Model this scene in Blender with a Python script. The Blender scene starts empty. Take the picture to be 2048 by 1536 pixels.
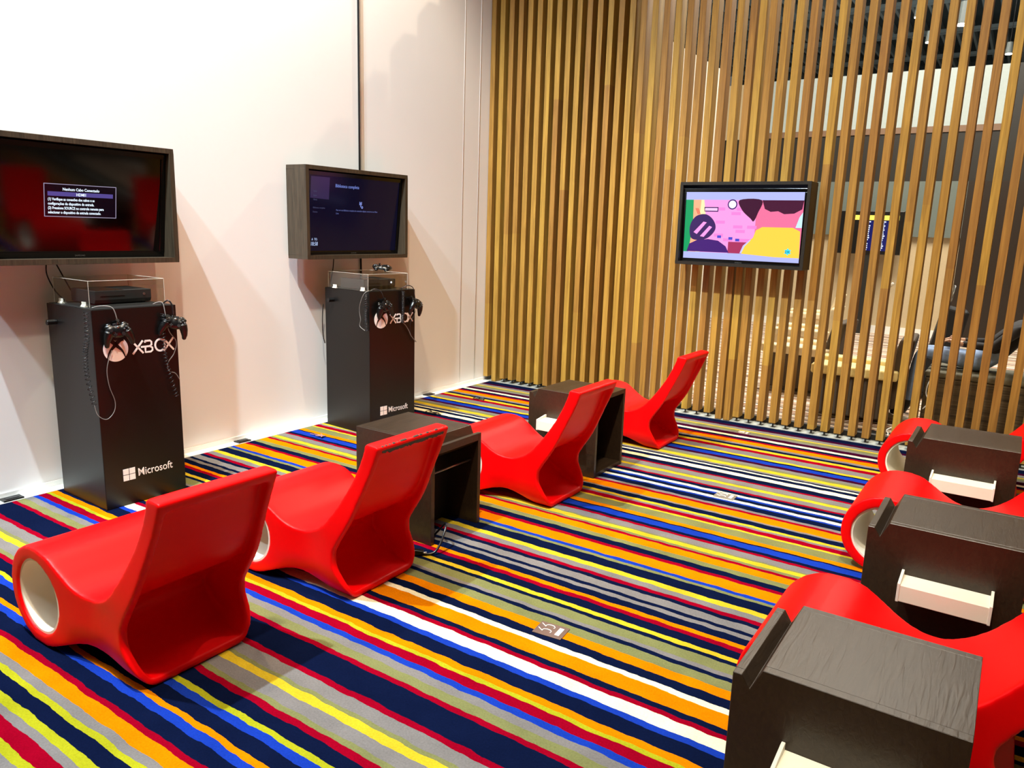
import bpy, bmesh, math, random
from mathutils import Vector, Matrix
sc = bpy.context.scene
C = sc.collection
random.seed(7)
PI = math.pi

# ------------------------------------------------------------------ camera
def make_camera():
    F, YAW, PIT, ROL, CX, H = 1508.96, -0.586706, 0.203545, 0.031929, 4.7484, 1.65
    fw = Vector((math.sin(YAW)*math.cos(PIT), math.cos(YAW)*math.cos(PIT), -math.sin(PIT)))
    r = Vector((math.cos(YAW), -math.sin(YAW), 0))
    u = r.cross(fw)
    r2 = r*math.cos(ROL)+u*math.sin(ROL)
    u2 = -r*math.sin(ROL)+u*math.cos(ROL)
    cd = bpy.data.cameras.new('camera'); co = bpy.data.objects.new('camera', cd); C.objects.link(co)
    m = Matrix((r2, u2, -fw)).transposed().to_4x4()
    m.translation = Vector((CX, 0, H))
    co.matrix_world = m
    cd.sensor_width = 36; cd.sensor_fit = 'HORIZONTAL'; cd.lens = 36*F/2048
    cd.clip_start = .05; cd.clip_end = 200
    sc.camera = co
make_camera()

# ------------------------------------------------------------------ light
sc.view_settings.view_transform = 'Standard'
sc.view_settings.look = 'None'
sc.view_settings.exposure = 0.06
sc.view_settings.gamma = 1.0
sc.view_settings.use_curve_mapping = False
w = bpy.data.worlds.new('world'); sc.world = w; w.use_nodes = True
w.node_tree.nodes['Background'].inputs[0].default_value = (1.0, .95, .82, 1)
w.node_tree.nodes['Background'].inputs[1].default_value = .13

def spot(name, loc, to, power, col, cone=60, blend=.4, rad=.08):
    l = bpy.data.lights.new(name, 'SPOT'); l.energy = power; l.color = col
    l.spot_size = math.radians(cone); l.spot_blend = blend; l.shadow_soft_size = rad
    o = bpy.data.objects.new(name, l); C.objects.link(o); o.location = loc
    o.rotation_euler = (Vector(to)-Vector(loc)).to_track_quat('-Z', 'Y').to_euler()
    return o
def area(name, loc, to, sx, sy, power, col):
    l = bpy.data.lights.new(name, 'AREA'); l.energy = power; l.color = col
    l.shape = 'RECTANGLE'; l.size = sx; l.size_y = sy
    o = bpy.data.objects.new(name, l); C.objects.link(o); o.location = loc
    o.rotation_euler = (Vector(to)-Vector(loc)).to_track_quat('-Z', 'Y').to_euler()
    return o
spot('wall_spot_cool', (1.42, .25, 7.9), (.2, 3.3, 1.2), 3300, (.70, .88, 1.0), 70, .5, .06)
spot('wall_spot_far', (2.0, 10.0, 8.0), (.2, 3.6, 1.5), 3200, (1.0, .82, .60), 60, .5, .06)
spot('wall_spot_top', (1.0, 3.03, 7.9), (.45, 4.4, 1.0), 1700, (1.0, .72, .44), 60, .5, .08)
spot('wall_spot_near', (1.5, -2.0, 7.9), (.05, 1.6, 3.4), 2000, (.72, .89, 1.0), 48, .7, .15)
spot('floor_spot_right', (4.3, .2, 7.9), (3.4, 4.1, 0), 1800, (1.0, .86, .66), 62, .6, .12)
spot('floor_spot_mid', (2.6, -.6, 7.9), (2.6, 2.6, 0), 150, (.95, .97, 1.0), 60, .6, .15)
spot('slat_fill', (4.4, 2.6, 7.9), (4.6, 6.6, 1.8), 1300, (1.0, .88, .66), 60, .7, .15)  # added spot that brightens the right-hand slats
area('overhead_fill', (3.6, .8, 7.8), (3.3, 3.0, 0), 4, 4, 240, (1.0, .93, .82))  # added soft fill overhead, in place of many separate room lamps
area('hall_ceiling_fill', (3.0, 19.0, 4.6), (3.0, 21.0, 8.2), 6, 6, 160, (.92, 1.0, 1.0))  # added upward fill so the ceiling and joists show
area('lounge_softlight', (3.2, 11.0, 6.5), (3.0, 10.5, 0), 3.5, 4, 900, (1.0, .93, .80))

# ------------------------------------------------------------------ materials
def srgb(c):
    return tuple(((x/255)/12.92 if x/255 <= .04045 else ((x/255+.055)/1.055)**2.4) for x in c)
_M = {}
class NT:
    def __init__(s, name):
        s.m = bpy.data.materials.new(name); s.m.use_nodes = True; s.t = s.m.node_tree
        s.b = s.t.nodes['Principled BSDF']
    def n(s, typ, **kw):
        x = s.t.nodes.new(typ)
        for k, v in kw.items(): setattr(x, k, v)
        return x
    def l(s, a, b): s.t.links.new(a, b)
    def tc(s, out='Object', scale=(1, 1, 1)):
        c = s.n('ShaderNodeTexCoord'); mp = s.n('ShaderNodeMapping'); s.l(c.outputs[out], mp.inputs[0])
        mp.inputs['Scale'].default_value = scale
        return mp.outputs[0]
def plain(name, col, rough=.5, metal=0, spec=.5, noise=.06, nscale=30, bump=0, coat=0, emis=None, estr=0, lin=False):
    if name in _M: return _M[name]
    T = NT(name); c = col if lin else srgb(col)
    T.b.inputs['Roughness'].default_value = rough; T.b.inputs['Metallic'].default_value = metal
    T.b.inputs['Specular IOR Level'].default_value = spec
    T.b.inputs['Coat Weight'].default_value = coat
    nz = T.n('ShaderNodeTexNoise'); T.l(T.tc(), nz.inputs['Vector']); nz.inputs['Scale'].default_value = nscale
    nz.inputs['Detail'].default_value = 3
    rp = T.n('ShaderNodeMapRange'); T.l(nz.outputs[0], rp.inputs[0]); rp.inputs[3].default_value = 1-noise; rp.inputs[4].default_value = 1+noise
    mx = T.n('ShaderNodeVectorMath', operation='SCALE'); mx.inputs[0].default_value = c; T.l(rp.outputs[0], mx.inputs['Scale'])
    T.l(mx.outputs[0], T.b.inputs['Base Color'])
    if bump:
        b = T.n('ShaderNodeBump'); b.inputs['Strength'].default_value = bump; b.inputs['Distance'].default_value = .002
        T.l(nz.outputs[0], b.inputs['Height']); T.l(b.outputs[0], T.b.inputs['Normal'])
    if emis:
        T.b.inputs['Emission Color'].default_value = (*srgb(emis), 1); T.b.inputs['Emission Strength'].default_value = estr
    _M[name] = T.m; return T.m
def wood(name, c1, c2, rough=.5, scale=(28, 28, 1.2), rnd=.0, joint=False, bump=.15, coat=0):
    if name in _M: return _M[name]
    T = NT(name)
    oi = T.n('ShaderNodeObjectInfo')
    tc = T.n('ShaderNodeTexCoord'); mp = T.n('ShaderNodeMapping'); T.l(tc.outputs['Object'], mp.inputs[0]); mp.inputs['Scale'].default_value = scale
    off = T.n('ShaderNodeVectorMath', operation='SCALE'); off.inputs[0].default_value = (37, 19, 53); T.l(oi.outputs['Random'], off.inputs['Scale'])
    T.l(off.outputs[0], mp.inputs['Location'])
    nz = T.n('ShaderNodeTexNoise'); T.l(mp.outputs[0], nz.inputs['Vector']); nz.inputs['Scale'].default_value = 1.6
    nz.inputs['Detail'].default_value = 6; nz.inputs['Distortion'].default_value = 1.2
    rp = T.n('ShaderNodeValToRGB'); T.l(nz.outputs[0], rp.inputs[0])
    rp.color_ramp.elements[0].position = .3; rp.color_ramp.elements[0].color = (*srgb(c1), 1)
    rp.color_ramp.elements[1].position = .7; rp.color_ramp.elements[1].color = (*srgb(c2), 1)
    out = rp.outputs[0]
    if rnd:
        # every batten has its own tone; some are joined from two boards
        r2 = oi.outputs['Random']
        if joint:
            sx = T.n('ShaderNodeSeparateXYZ'); T.l(tc.outputs['Object'], sx.inputs[0])
            ml = T.n('ShaderNodeMath', operation='MULTIPLY_ADD'); T.l(oi.outputs['Random'], ml.inputs[0]); ml.inputs[1].default_value = 6.0; ml.inputs[2].default_value = -.5
            gt = T.n('ShaderNodeMath', operation='GREATER_THAN'); T.l(sx.outputs[2], gt.inputs[0]); T.l(ml.outputs[0], gt.inputs[1])
            m3 = T.n('ShaderNodeMath', operation='MULTIPLY_ADD'); T.l(gt.outputs[0], m3.inputs[0]); m3.inputs[1].default_value = .37; T.l(oi.outputs['Random'], m3.inputs[2])
            m4 = T.n('ShaderNodeMath', operation='MULTIPLY'); T.l(m3.outputs[0], m4.inputs[0]); m4.inputs[1].default_value = 7.31
            fr = T.n('ShaderNodeMath', operation='FRACT'); T.l(m4.outputs[0], fr.inputs[0]); r2 = fr.outputs[0]
        hs = T.n('ShaderNodeMapRange'); T.l(r2, hs.inputs[0]); hs.inputs[3].default_value = 1-rnd; hs.inputs[4].default_value = 1+rnd*.6
        vm = T.n('ShaderNodeHueSaturation'); T.l(hs.outputs[0], vm.inputs['Value']); T.l(out, vm.inputs['Color'])
        h2 = T.n('ShaderNodeMapRange'); T.l(r2, h2.inputs[0]); h2.inputs[3].default_value = .492; h2.inputs[4].default_value = .512
        T.l(h2.outputs[0], vm.inputs['Hue'])
        out = vm.outputs[0]
    T.l(out, T.b.inputs['Base Color'])
    T.b.inputs['Roughness'].default_value = rough; T.b.inputs['Coat Weight'].default_value = coat
    b = T.n('ShaderNodeBump'); b.inputs['Strength'].default_value = bump; b.inputs['Distance'].default_value = .002
    T.l(nz.outputs[0], b.inputs['Height']); T.l(b.outputs[0], T.b.inputs['Normal'])
    _M[name] = T.m; return T.m
def glow(name, col, s=1.0):
    if name in _M: return _M[name]
    T = NT(name); T.b.inputs['Base Color'].default_value = (0.003, .003, .003, 1); T.b.inputs['Roughness'].default_value = .12; T.b.inputs['Specular IOR Level'].default_value = .22
    T.b.inputs['Emission Color'].default_value = (*srgb(col), 1); T.b.inputs['Emission Strength'].default_value = s
    _M[name] = T.m; return T.m

STR = [(6.624,'N'),(6.515,'P'),(6.456,'G'),(6.392,'Y'),(6.365,'O'),(6.307,'G'),(6.263,'P'),(6.187,'C'),(6.138,'N'),(6.081,'R'),(6.044,'A'),
(5.958,'G'),(5.913,'N'),(5.864,'Y'),(5.811,'R'),(5.745,'G'),(5.644,'Y'),(5.599,'N'),(5.572,'B'),(5.503,'P'),(5.452,'G'),(5.402,'O'),(5.361,'Y'),
(5.304,'G'),(5.272,'N'),(5.244,'C'),(5.213,'N'),(5.159,'C'),(5.095,'N'),(5.020,'R'),(4.993,'G'),(4.915,'O'),(4.895,'Y'),(4.854,'G'),
(4.784,'R'),(4.755,'N'),(4.705,'C'),(4.664,'B'),(4.637,'N'),(4.596,'C'),(4.555,'B'),(4.533,'N'),(4.468,'G'),(4.435,'R'),(4.406,'A'),(4.316,'G'),
(4.294,'N'),(4.233,'Y'),(4.2,'G'),(4.171,'R'),(4.121,'Y'),(4.100,'O'),(4.012,'A'),(3.964,'N'),(3.949,'B'),(3.88,'N'),(3.851,'R'),(3.823,'G'),(3.759,'O'),
(3.742,'Y'),(3.703,'O'),(3.676,'R'),(3.651,'A'),(3.578,'O'),(3.527,'N'),(3.475,'R'),(3.445,'A'),(3.351,'B'),(3.32,'O'),(3.294,'N'),(3.214,'Y'),
(3.175,'G'),(3.125,'R'),(3.094,'N'),(3.066,'G'),(3.008,'N'),(2.981,'G'),(2.95,'N'),(2.895,'A'),(2.864,'R'),(2.833,'N'),(2.776,'Y'),(2.747,'N'),
(2.719,'O'),(2.654,'G'),(2.631,'N'),(2.605,'O'),(2.545,'A'),(2.488,'N'),(2.437,'C'),(2.405,'A'),(2.32,'N'),(2.292,'R'),(2.264,'C'),(2.204,'B'),
(2.172,'N'),(2.1,'A'),(2.060,'L'),(2.038,'R'),(1.993,'B'),(1.963,'G'),(1.92,'O'),(1.871,'R'),(1.845,'N'),(1.73,'R'),(1.699,'G'),(1.642,'O'),
(1.621,'Y'),(1.585,'G'),(1.527,'O'),(1.5,'R'),(1.471,'N'),(1.416,'L'),(1.389,'B'),(1.36,'N'),(1.302,'A'),(1.274,'B'),(1.24,'N'),(1.187,'R'),
(1.16,'A'),(1.108,'G'),(1.074,'L'),(1.048,'N'),(.995,'L'),(.962,'G'),(.936,'R'),(.883,'L'),(.851,'G'),(.80,'N'),(.72,'A'),(.68,'R'),(.64,'O'),(.58,'N'),(.53,'Y'),(.50,'G')]
CC = {'N':(.003,.006,.026),'P':(.034,.002,.016),'G':(.168,.155,.150),'O':(.165,.170,.065),'Y':(.52,.37,.02),'L':(.32,.32,.012),
      'C':(.76,.70,.46),'R':(.23,.001,.011),'A':(.60,.17,.001),'B':(.008,.034,.31)}
def carpet():
    T = NT('striped_carpet')
    tc = T.n('ShaderNodeTexCoord')
    s = T.n('ShaderNodeSeparateXYZ'); T.l(tc.outputs['Object'], s.inputs[0])
    nz = T.n('ShaderNodeTexNoise'); nz.noise_dimensions = '3D'; nz.inputs['Scale'].default_value = 9; nz.inputs['Detail'].default_value = 4
    T.l(tc.outputs['Object'], nz.inputs['Vector'])
    a = T.n('ShaderNodeMath', operation='MULTIPLY_ADD'); T.l(nz.outputs[0], a.inputs[0]); a.inputs[1].default_value = .028; T.l(s.outputs[1], a.inputs[2])
    a0 = T.n('ShaderNodeMath', operation='SUBTRACT'); T.l(a.outputs[0], a0.inputs[0]); a0.inputs[1].default_value = .014
    y0, y1 = .5, 6.624
    ws = T.n('ShaderNodeMath', operation='WRAP'); T.l(a0.outputs[0], ws.inputs[0]); ws.inputs[1].default_value = y1; ws.inputs[2].default_value = y0
    asc = sorted(STR)             # a stripe runs up from the next lower edge
    edges = [(asc[i][0], asc[i][1]) for i in range(len(asc))]
    # colour between edges: entry (y, c) colours from y DOWN to the next lower edge
    segs = []
    for i in range(1, len(edges)): segs.append((edges[i-1][0], edges[i][0], edges[i][1]))
    groups = [segs[i:i+30] for i in range(0, len(segs), 30)]
    prev = None
    for g in groups:
        lo, hi = g[0][0], g[-1][1]
        mr = T.n('ShaderNodeMapRange'); T.l(ws.outputs[0], mr.inputs[0]); mr.inputs[1].default_value = lo; mr.inputs[2].default_value = hi
        cr = T.n('ShaderNodeValToRGB'); T.l(mr.outputs[0], cr.inputs[0]); cr.color_ramp.interpolation = 'CONSTANT'
        el = cr.color_ramp.elements
        el[0].position = 0; el[0].color = (*CC[g[0][2]], 1)
        el.remove(el[1])
        for (a1, b1, c) in g[1:]:
            e = el.new((a1-lo)/(hi-lo)); e.color = (*CC[c], 1)
        if prev is None: prev = cr.outputs[0]
        else:
            gt = T.n('ShaderNodeMath', operation='GREATER_THAN'); T.l(ws.outputs[0], gt.inputs[0]); gt.inputs[1].default_value = lo
            mx = T.n('ShaderNodeMix', data_type='RGBA'); T.l(gt.outputs[0], mx.inputs[0]); T.l(prev, mx.inputs[6]); T.l(cr.outputs[0], mx.inputs[7])
            prev = mx.outputs[2]
    n2 = T.n('ShaderNodeTexNoise'); n2.inputs['Scale'].default_value = 140; n2.inputs['Detail'].default_value = 4; T.l(tc.outputs['Object'], n2.inputs['Vector'])
    n3 = T.n('ShaderNodeTexNoise'); n3.inputs['Scale'].default_value = 6; n3.inputs['Detail'].default_value = 3; T.l(tc.outputs['Object'], n3.inputs['Vector'])
    ad = T.n('ShaderNodeMath', operation='ADD'); T.l(n2.outputs[0], ad.inputs[0]); T.l(n3.outputs[0], ad.inputs[1])
    mr = T.n('ShaderNodeMapRange'); T.l(ad.outputs[0], mr.inputs[0]); mr.inputs[1].default_value = .6; mr.inputs[2].default_value = 1.4
    mr.inputs[3].default_value = .78; mr.inputs[4].default_value = 1.22
    vm = T.n('ShaderNodeVectorMath', operation='SCALE'); T.l(prev, vm.inputs[0]); T.l(mr.outputs[0], vm.inputs['Scale'])
    T.l(vm.outputs[0], T.b.inputs['Base Color'])
    T.b.inputs['Roughness'].default_value = 1.0; T.b.inputs['Specular IOR Level'].default_value = .0
    b = T.n('ShaderNodeBump'); b.inputs['Strength'].default_value = .5; b.inputs['Distance'].default_value = .004
    T.l(n2.outputs[0], b.inputs['Height']); T.l(b.outputs[0], T.b.inputs['Normal'])
    return T.m
M_carpet = carpet()
M_wall = plain('white_wall_paint', (240, 240, 238), .6, noise=.012, nscale=4, bump=.08, spec=.3)
M_trim = plain('white_trim_paint', (238, 238, 232), .45, noise=.02)
M_red = plain('red_moulded_plastic', (240, 0, 4), .42, noise=.03, nscale=60, bump=.05, spec=.18)
M_cream = plain('cream_plastic', (238, 232, 215), .4, noise=.02)
M_oak = wood('oak_batten', (136, 98, 34), (176, 134, 56), .55, rnd=.20, joint=True)
M_wenge = wood('dark_stained_wood', (38, 27, 17), (50, 37, 24), .36, scale=(40, 4, 24), bump=.5)
M_wengeV = wood('dark_stained_wood_upright', (44, 36, 26), (74, 62, 47), .45, scale=(60, 60, 2.5), bump=.25)
M_framed = wood('dark_frame_wood', (20, 17, 12), (30, 26, 19), .45, scale=(60, 60, 2.5), bump=.2)
M_inner = plain('black_inner_face', (18, 15, 12), .5)
M_stand = plain('satin_black_lacquer', (11, 9, 8), .36, spec=.4, noise=.05, nscale=12, bump=.03)
M_pl = plain('black_plastic', (10, 10, 11), .3, noise=.03)
M_plm = plain('matt_black_plastic', (16, 16, 17), .5, noise=.03)
M_gloss = plain('glossy_black_screen', (2, 2, 3), .07, noise=0, spec=.6)
M_bezel = plain('glossy_black_bezel', (4, 4, 5), .15, noise=0)
M_consol = plain('console_grey_plastic', (40, 40, 41), .45, noise=.04)
M_white = plain('white_print', (252, 248, 245), .5, noise=.01)
M_cord = plain('black_cord', (30, 30, 32), .22)
M_cordg = plain('grey_cord', (120, 118, 115), .35)
M_metal = plain('brushed_steel', (150, 150, 148), .3, metal=.9)
M_steel = plain('dull_steel_pin', (70, 70, 68), .4, metal=.6)
M_dark = plain('dark_wall_panel', (42, 44, 40), .5, noise=.1, nscale=3)
M_ceil = plain('black_ceiling_paint', (62, 70, 70), .6)
M_joist = plain('ceiling_joist_grey', (140, 148, 146), .5)
def acrylic():
    T = NT('clear_acrylic'); t = T.t
    T.b.inputs['Base Color'].default_value = (.97, .97, .95, 1); T.b.inputs['Roughness'].default_value = .02
    T.b.inputs['Transmission Weight'].default_value = 1; T.b.inputs['IOR'].default_value = 1.03
    T.b.inputs['Specular IOR Level'].default_value = .5
    nz = T.n('ShaderNodeTexNoise'); nz.inputs['Scale'].default_value = 3
    mr = T.n('ShaderNodeMapRange'); T.l(nz.outputs[0], mr.inputs[0]); mr.inputs[3].default_value = .01; mr.inputs[4].default_value = .03
    T.l(mr.outputs[0], T.b.inputs['Roughness'])
    tr = T.n('ShaderNodeBsdfTransparent'); tr.inputs[0].default_value = (.93, .93, .91, 1)
    gl = T.n('ShaderNodeBsdfGlossy'); gl.inputs['Roughness'].default_value = .03; gl.inputs[0].default_value = (.9, .9, .9, 1)
    fr = T.n('ShaderNodeFresnel'); fr.inputs[0].default_value = 1.45
    ms = T.n('ShaderNodeMixShader'); fm = T.n('ShaderNodeMath', operation='MULTIPLY'); T.l(fr.outputs[0], fm.inputs[0]); fm.inputs[1].default_value = .18; T.l(fm.outputs[0], ms.inputs[0]); T.l(tr.outputs[0], ms.inputs[1]); T.l(gl.outputs[0], ms.inputs[2])
    T.l(ms.outputs[0], t.nodes['Material Output'].inputs[0])
    return T.m
M_acr = acrylic()
M_acredge = plain('acrylic_edge', (205, 200, 185), .2, noise=.01)

# ------------------------------------------------------------------ mesh helpers
def tag(o, label=None, cat=None, group=None, kind=None):
    if label: o['label'] = label
    if cat: o['category'] = cat
    if group: o['group'] = group
    if kind: o['kind'] = kind
    return o
def thing(name, label, cat, loc=(0, 0, 0), rotz=0, group=None):
    o = bpy.data.objects.new(name, None); C.objects.link(o); o.location = loc; o.rotation_euler = (0, 0, rotz)
    o.empty_display_size = .05
    return tag(o, label, cat, group)
class MB:
    def __init__(s): s.v = []; s.f = []
    def box(s, a, b):
        x0, y0, z0 = a; x1, y1, z1 = b; n = len(s.v)
        s.v += [(x0,y0,z0),(x1,y0,z0),(x1,y1,z0),(x0,y1,z0),(x0,y0,z1),(x1,y0,z1),(x1,y1,z1),(x0,y1,z1)]
        s.f += [tuple(n+i for i in q) for q in ((3,2,1,0),(4,5,6,7),(0,1,5,4),(1,2,6,5),(2,3,7,6),(3,0,4,7))]
        return s
    def prism(s, pts, a, b, axis='y'):
        """closed outline pts (2-D) swept between a and b along an axis; pts are (x,z) for y, (x,y) for z, (y,z) for x"""
        n = len(s.v); k = len(pts)
        def P(p, t):
            return {'y': (p[0], t, p[1]), 'z': (p[0], p[1], t), 'x': (t, p[0], p[1])}[axis]
        s.v += [P(p, a) for p in pts] + [P(p, b) for p in pts]
        s.f.append(tuple(n+i for i in range(k))); s.f.append(tuple(n+k+i for i in reversed(range(k))))
        for i in range(k):
            j = (i+1) % k; s.f.append((n+i, n+k+i, n+k+j, n+j))
        return s
    def tube(s, path, r, seg=8, cap=True, closed=False):
        P = [Vector(p) for p in path]; n0 = len(s.v); m = len(P)
        rr = r if isinstance(r, (list, tuple)) else [r]*m
        up = Vector((0, 0, 1)); prev = None
        for i, p in enumerate(P):
            d = (P[min(i+1, m-1)]-P[max(i-1, 0)]).normalized()
            if prev is None:
                a = d.orthogonal().normalized()
            else:
                a = (prev-d*prev.dot(d)); a = a.normalized() if a.length > 1e-6 else d.orthogonal().normalized()
            prev = a; b = d.cross(a)
            for k in range(seg):
                t = 2*PI*k/seg; s.v.append(tuple(p+(a*math.cos(t)+b*math.sin(t))*rr[i]))
        for i in range(m-1):
            for k in range(seg):
                k2 = (k+1) % seg; s.f.append((n0+i*seg+k, n0+i*seg+k2, n0+(i+1)*seg+k2, n0+(i+1)*seg+k))
        if cap:
            s.f.append(tuple(n0+k for k in reversed(range(seg)))); s.f.append(tuple(n0+(m-1)*seg+k for k in range(seg)))
        return s
    def cyl(s, a, b, r, seg=24, r2=None): return s.tube([a, b], [r, r if r2 is None else r2], seg)
    def ring(s, c, ro, ri, y0, y1, seg=64):
        """tube wall about the y axis"""
        n = len(s.v)
        for (rad, y) in ((ro, y0), (ro, y1), (ri, y1), (ri, y0)):
            for k in range(seg):
                t = 2*PI*k/seg; s.v.append((c[0]+rad*math.cos(t), y, c[1]+rad*math.sin(t)))
        for j in range(4):
            for k in range(seg):
                k2 = (k+1) % seg; j2 = (j+1) % 4
                s.f.append((n+j*seg+k, n+j*seg+k2, n+j2*seg+k2, n+j2*seg+k))
        return s
    def ell(s, c, r, rot=None, seg=16, rings=10):
        n = len(s.v); c = Vector(c); rot = rot or Matrix.Identity(3)
        for i in range(rings+1):
            ph = PI*i/rings
            for k in range(seg):
                t = 2*PI*k/seg
                s.v.append(tuple(c+rot@Vector((r[0]*math.sin(ph)*math.cos(t), r[1]*math.sin(ph)*math.sin(t), r[2]*math.cos(ph)))))
        for i in range(rings):
            for k in range(seg):
                k2 = (k+1) % seg; s.f.append((n+i*seg+k, n+(i+1)*seg+k, n+(i+1)*seg+k2, n+i*seg+k2))
        return s
    def add(s, o, mat=None):
        n = len(s.v); s.v += [tuple(mat@Vector(v)) if mat else v for v in o.v]; s.f += [tuple(n+i for i in f) for f in o.f]; return s
    def mesh(s, name, clean=True):
        me = bpy.data.meshes.new(name); me.from_pydata(s.v, [], s.f); me.update()
        bm = bmesh.new(); bm.from_mesh(me)
        if clean: bmesh.ops.remove_doubles(bm, verts=bm.verts, dist=1e-6)
        bmesh.ops.recalc_face_normals(bm, faces=bm.faces); bm.to_mesh(me); bm.free()
        return me
    def build(s, name, mat, parent=None, bevel=0, smooth=False, loc=None, seg=2):
        me = s.mesh(name); o = bpy.data.objects.new(name, me); C.objects.link(o)
        me.materials.append(mat)
        if smooth:
            for p in me.polygons: p.use_smooth = True
        if bevel:
            b = o.modifiers.new('bevel', 'BEVEL'); b.width = bevel; b.segments = seg; b.limit_method = 'ANGLE'; b.angle_limit = math.radians(40)
            if not smooth:
                for p in me.polygons: p.use_smooth = False
        if parent: o.parent = parent
        if loc: o.location = loc
        return o
def struct(name, mb, mat, **k):
    o = mb.build(name, mat, **k); o['kind'] = 'structure'; return o
def apply_mods(o):
    dg = bpy.context.evaluated_depsgraph_get(); dg.update()
    me = bpy.data.meshes.new_from_object(o.evaluated_get(dg)); o.modifiers.clear(); o.data = me
def copy_tree(o, parent=None):
    c = o.copy(); C.objects.link(c); c.parent = parent
    for ch in [x for x in bpy.data.objects if x.parent == o and x != c]: copy_tree(ch, c)
    return c
def smoothby(o, ang=40):
    me = o.data
    for p in me.polygons: p.use_smooth = True
    bm = bmesh.new(); bm.from_mesh(me)
    for e in bm.edges:
        if len(e.link_faces) == 2 and e.calc_face_angle(0) > math.radians(ang): e.smooth = False
    bm.to_mesh(me); bm.free()
def text_mesh(name, body, size, mat, parent, M, align='LEFT', ext=0.0004, bold=0.0, xs=1.0, smoothres=3):
    """lettering lying in the local x-y plane of matrix M"""
    cu = bpy.data.curves.new(name, 'FONT'); cu.body = body; cu.size = size; cu.align_x = align; cu.extrude = ext; cu.offset = bold
    cu.resolution_u = smoothres
    t = bpy.data.objects.new(name+'_tmp', cu); C.objects.link(t)
    dg = bpy.context.evaluated_depsgraph_get(); dg.update()
    me = bpy.data.meshes.new_from_object(t.evaluated_get(dg)); bpy.data.objects.remove(t)
    me.transform(Matrix.Diagonal((xs, 1, 1, 1)))
    me.transform(M)
    me.materials.clear(); me.materials.append(mat)
    o = bpy.data.objects.new(name, me); C.objects.link(o); o.parent = parent
    return o

# ------------------------------------------------------------------ the room
YS = 6.62            # front plane of the batten screen
struct('floor', MB().box((.05, -3.5, -.05), (9.5, YS, 0)), M_carpet)
def lounge_carpet():
    T = NT('brown_striped_carpet'); tc = T.n('ShaderNodeTexCoord'); mp = T.n('ShaderNodeMapping'); T.l(tc.outputs['Object'], mp.inputs[0]); mp.inputs['Scale'].default_value = (.02, 6.5, 0)
    nz = T.n('ShaderNodeTexNoise'); nz.inputs['Scale'].default_value = 1.6; nz.inputs['Detail'].default_value = 2; T.l(mp.outputs[0], nz.inputs['Vector'])
    cr = T.n('ShaderNodeValToRGB'); cr.color_ramp.interpolation = 'CONSTANT'; T.l(nz.outputs[0], cr.inputs[0]); el = cr.color_ramp.elements
    el[0].position = 0; el[0].color = (.02, .016, .014, 1); el[1].position = .36; el[1].color = (.30, .13, .07, 1)
    for p, c in ((.43, (.75, .62, .48, 1)), (.48, (.03, .02, .02, 1)), (.51, (.70, .45, .30, 1)), (.55, (.9, .85, .75, 1)), (.62, (.08, .04, .05, 1)), (.66, (.5, .35, .2, 1))):
        e = el.new(p); e.color = c
    T.l(cr.outputs[0], T.b.inputs['Base Color']); T.b.inputs['Roughness'].default_value = 1
    return T.m
struct('floor_lounge', MB().box((-3.0, YS+.22, -.05), (9.5, 15.1, 0)), lounge_carpet())
struct('trim_1', MB().box((-.06, -3.5, -.05), (.05, YS, .003)), M_trim)           # white border strip of the floor by the wall
struct('baseboard_left', MB().box((-.045, -3.5, .003), (-.035, YS, .035)), M_trim, bevel=.002)
struct('wall_left', MB().box((-.30, -3.5, -.05), (-.045, YS+.4, 8.2)), M_wall)
# cloth-like folds near the corner of the white wall
for i, (yy, ww) in enumerate(((6.20, .0065), (6.46, .007))):
    struct('trim_%d' % (i+4), MB().tube([(-.048, yy, .03), (-.048, yy, 8.1)], ww, 12, cap=True), M_wall, smooth=True)
struct('wall_right', MB().box((9.5, -3.5, -.05), (9.7, 15.1, 8.2)), plain('warm_grey_wall', (74, 70, 64), .7))
struct('wall_back', MB().box((-.3, -3.7, -.05), (9.7, -3.5, 8.2)), plain('warm_grey_wall', (74, 70, 64), .7))
# tiled channel the battens stand in
struct('trim_2', MB().box((-.045, YS+.005, -.05), (9.5, YS+.16, .004)), plain('shade_mottled_tile', (165, 170, 165), .35, noise=.4, nscale=9))  # grey mottling puts the slats' light and shadow patches into the colour
struct('trim_3', MB().box((-.045, YS+.16, -.05), (9.5, YS+.22, .05)), M_inner)
# closed dark panelling right behind the left part of the screen
struct('wall_far_left', MB().box((-.045, YS+.28, .0), (1.68, YS+.34, 4.6)), M_dark)
struct('wall_lounge_left', MB().box((1.60, YS+.34, 0), (1.70, 8.55, 3.42)), plain('bright_white_wall', (245, 240, 225), .6))
struct('wall_far', MB().box((-3.0, 15.0, -.05), (9.5, 15.2, 4.45)), plain('beige_wall', (196, 176, 140), .6))
struct('trim_6', MB().box((.4, 14.9, 3.54), (4.13, 14.995, 4.45)), plain('pale_fascia', (165, 176, 174), .5))
struct('trim_7', MB().box((.4, 14.88, 3.44), (4.16, 14.995, 3.54)), plain('brown_fascia_edge', (120, 92, 70), .5))
struct('trim_8', MB().box((-2.9, 14.9, 2.65), (9.4, 14.995, 3.44)), plain('dark_bulkhead', (30, 26, 19), .5))
struct('trim_9', MB().box((-2.9, 14.9, 1.72), (3.78, 14.995, 2.65)), plain('grey_green_panel', (100, 110, 104), .5))
struct('trim_10', MB().box((3.78, 14.9, .0), (9.4, 14.995, 2.65)), plain('dark_brown_panel', (40, 30, 22), .4))
struct('trim_12', MB().box((4.16, 14.9, 3.44), (9.4, 14.995, 4.45)), plain('dark_bulkhead', (30, 26, 19), .5))
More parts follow.
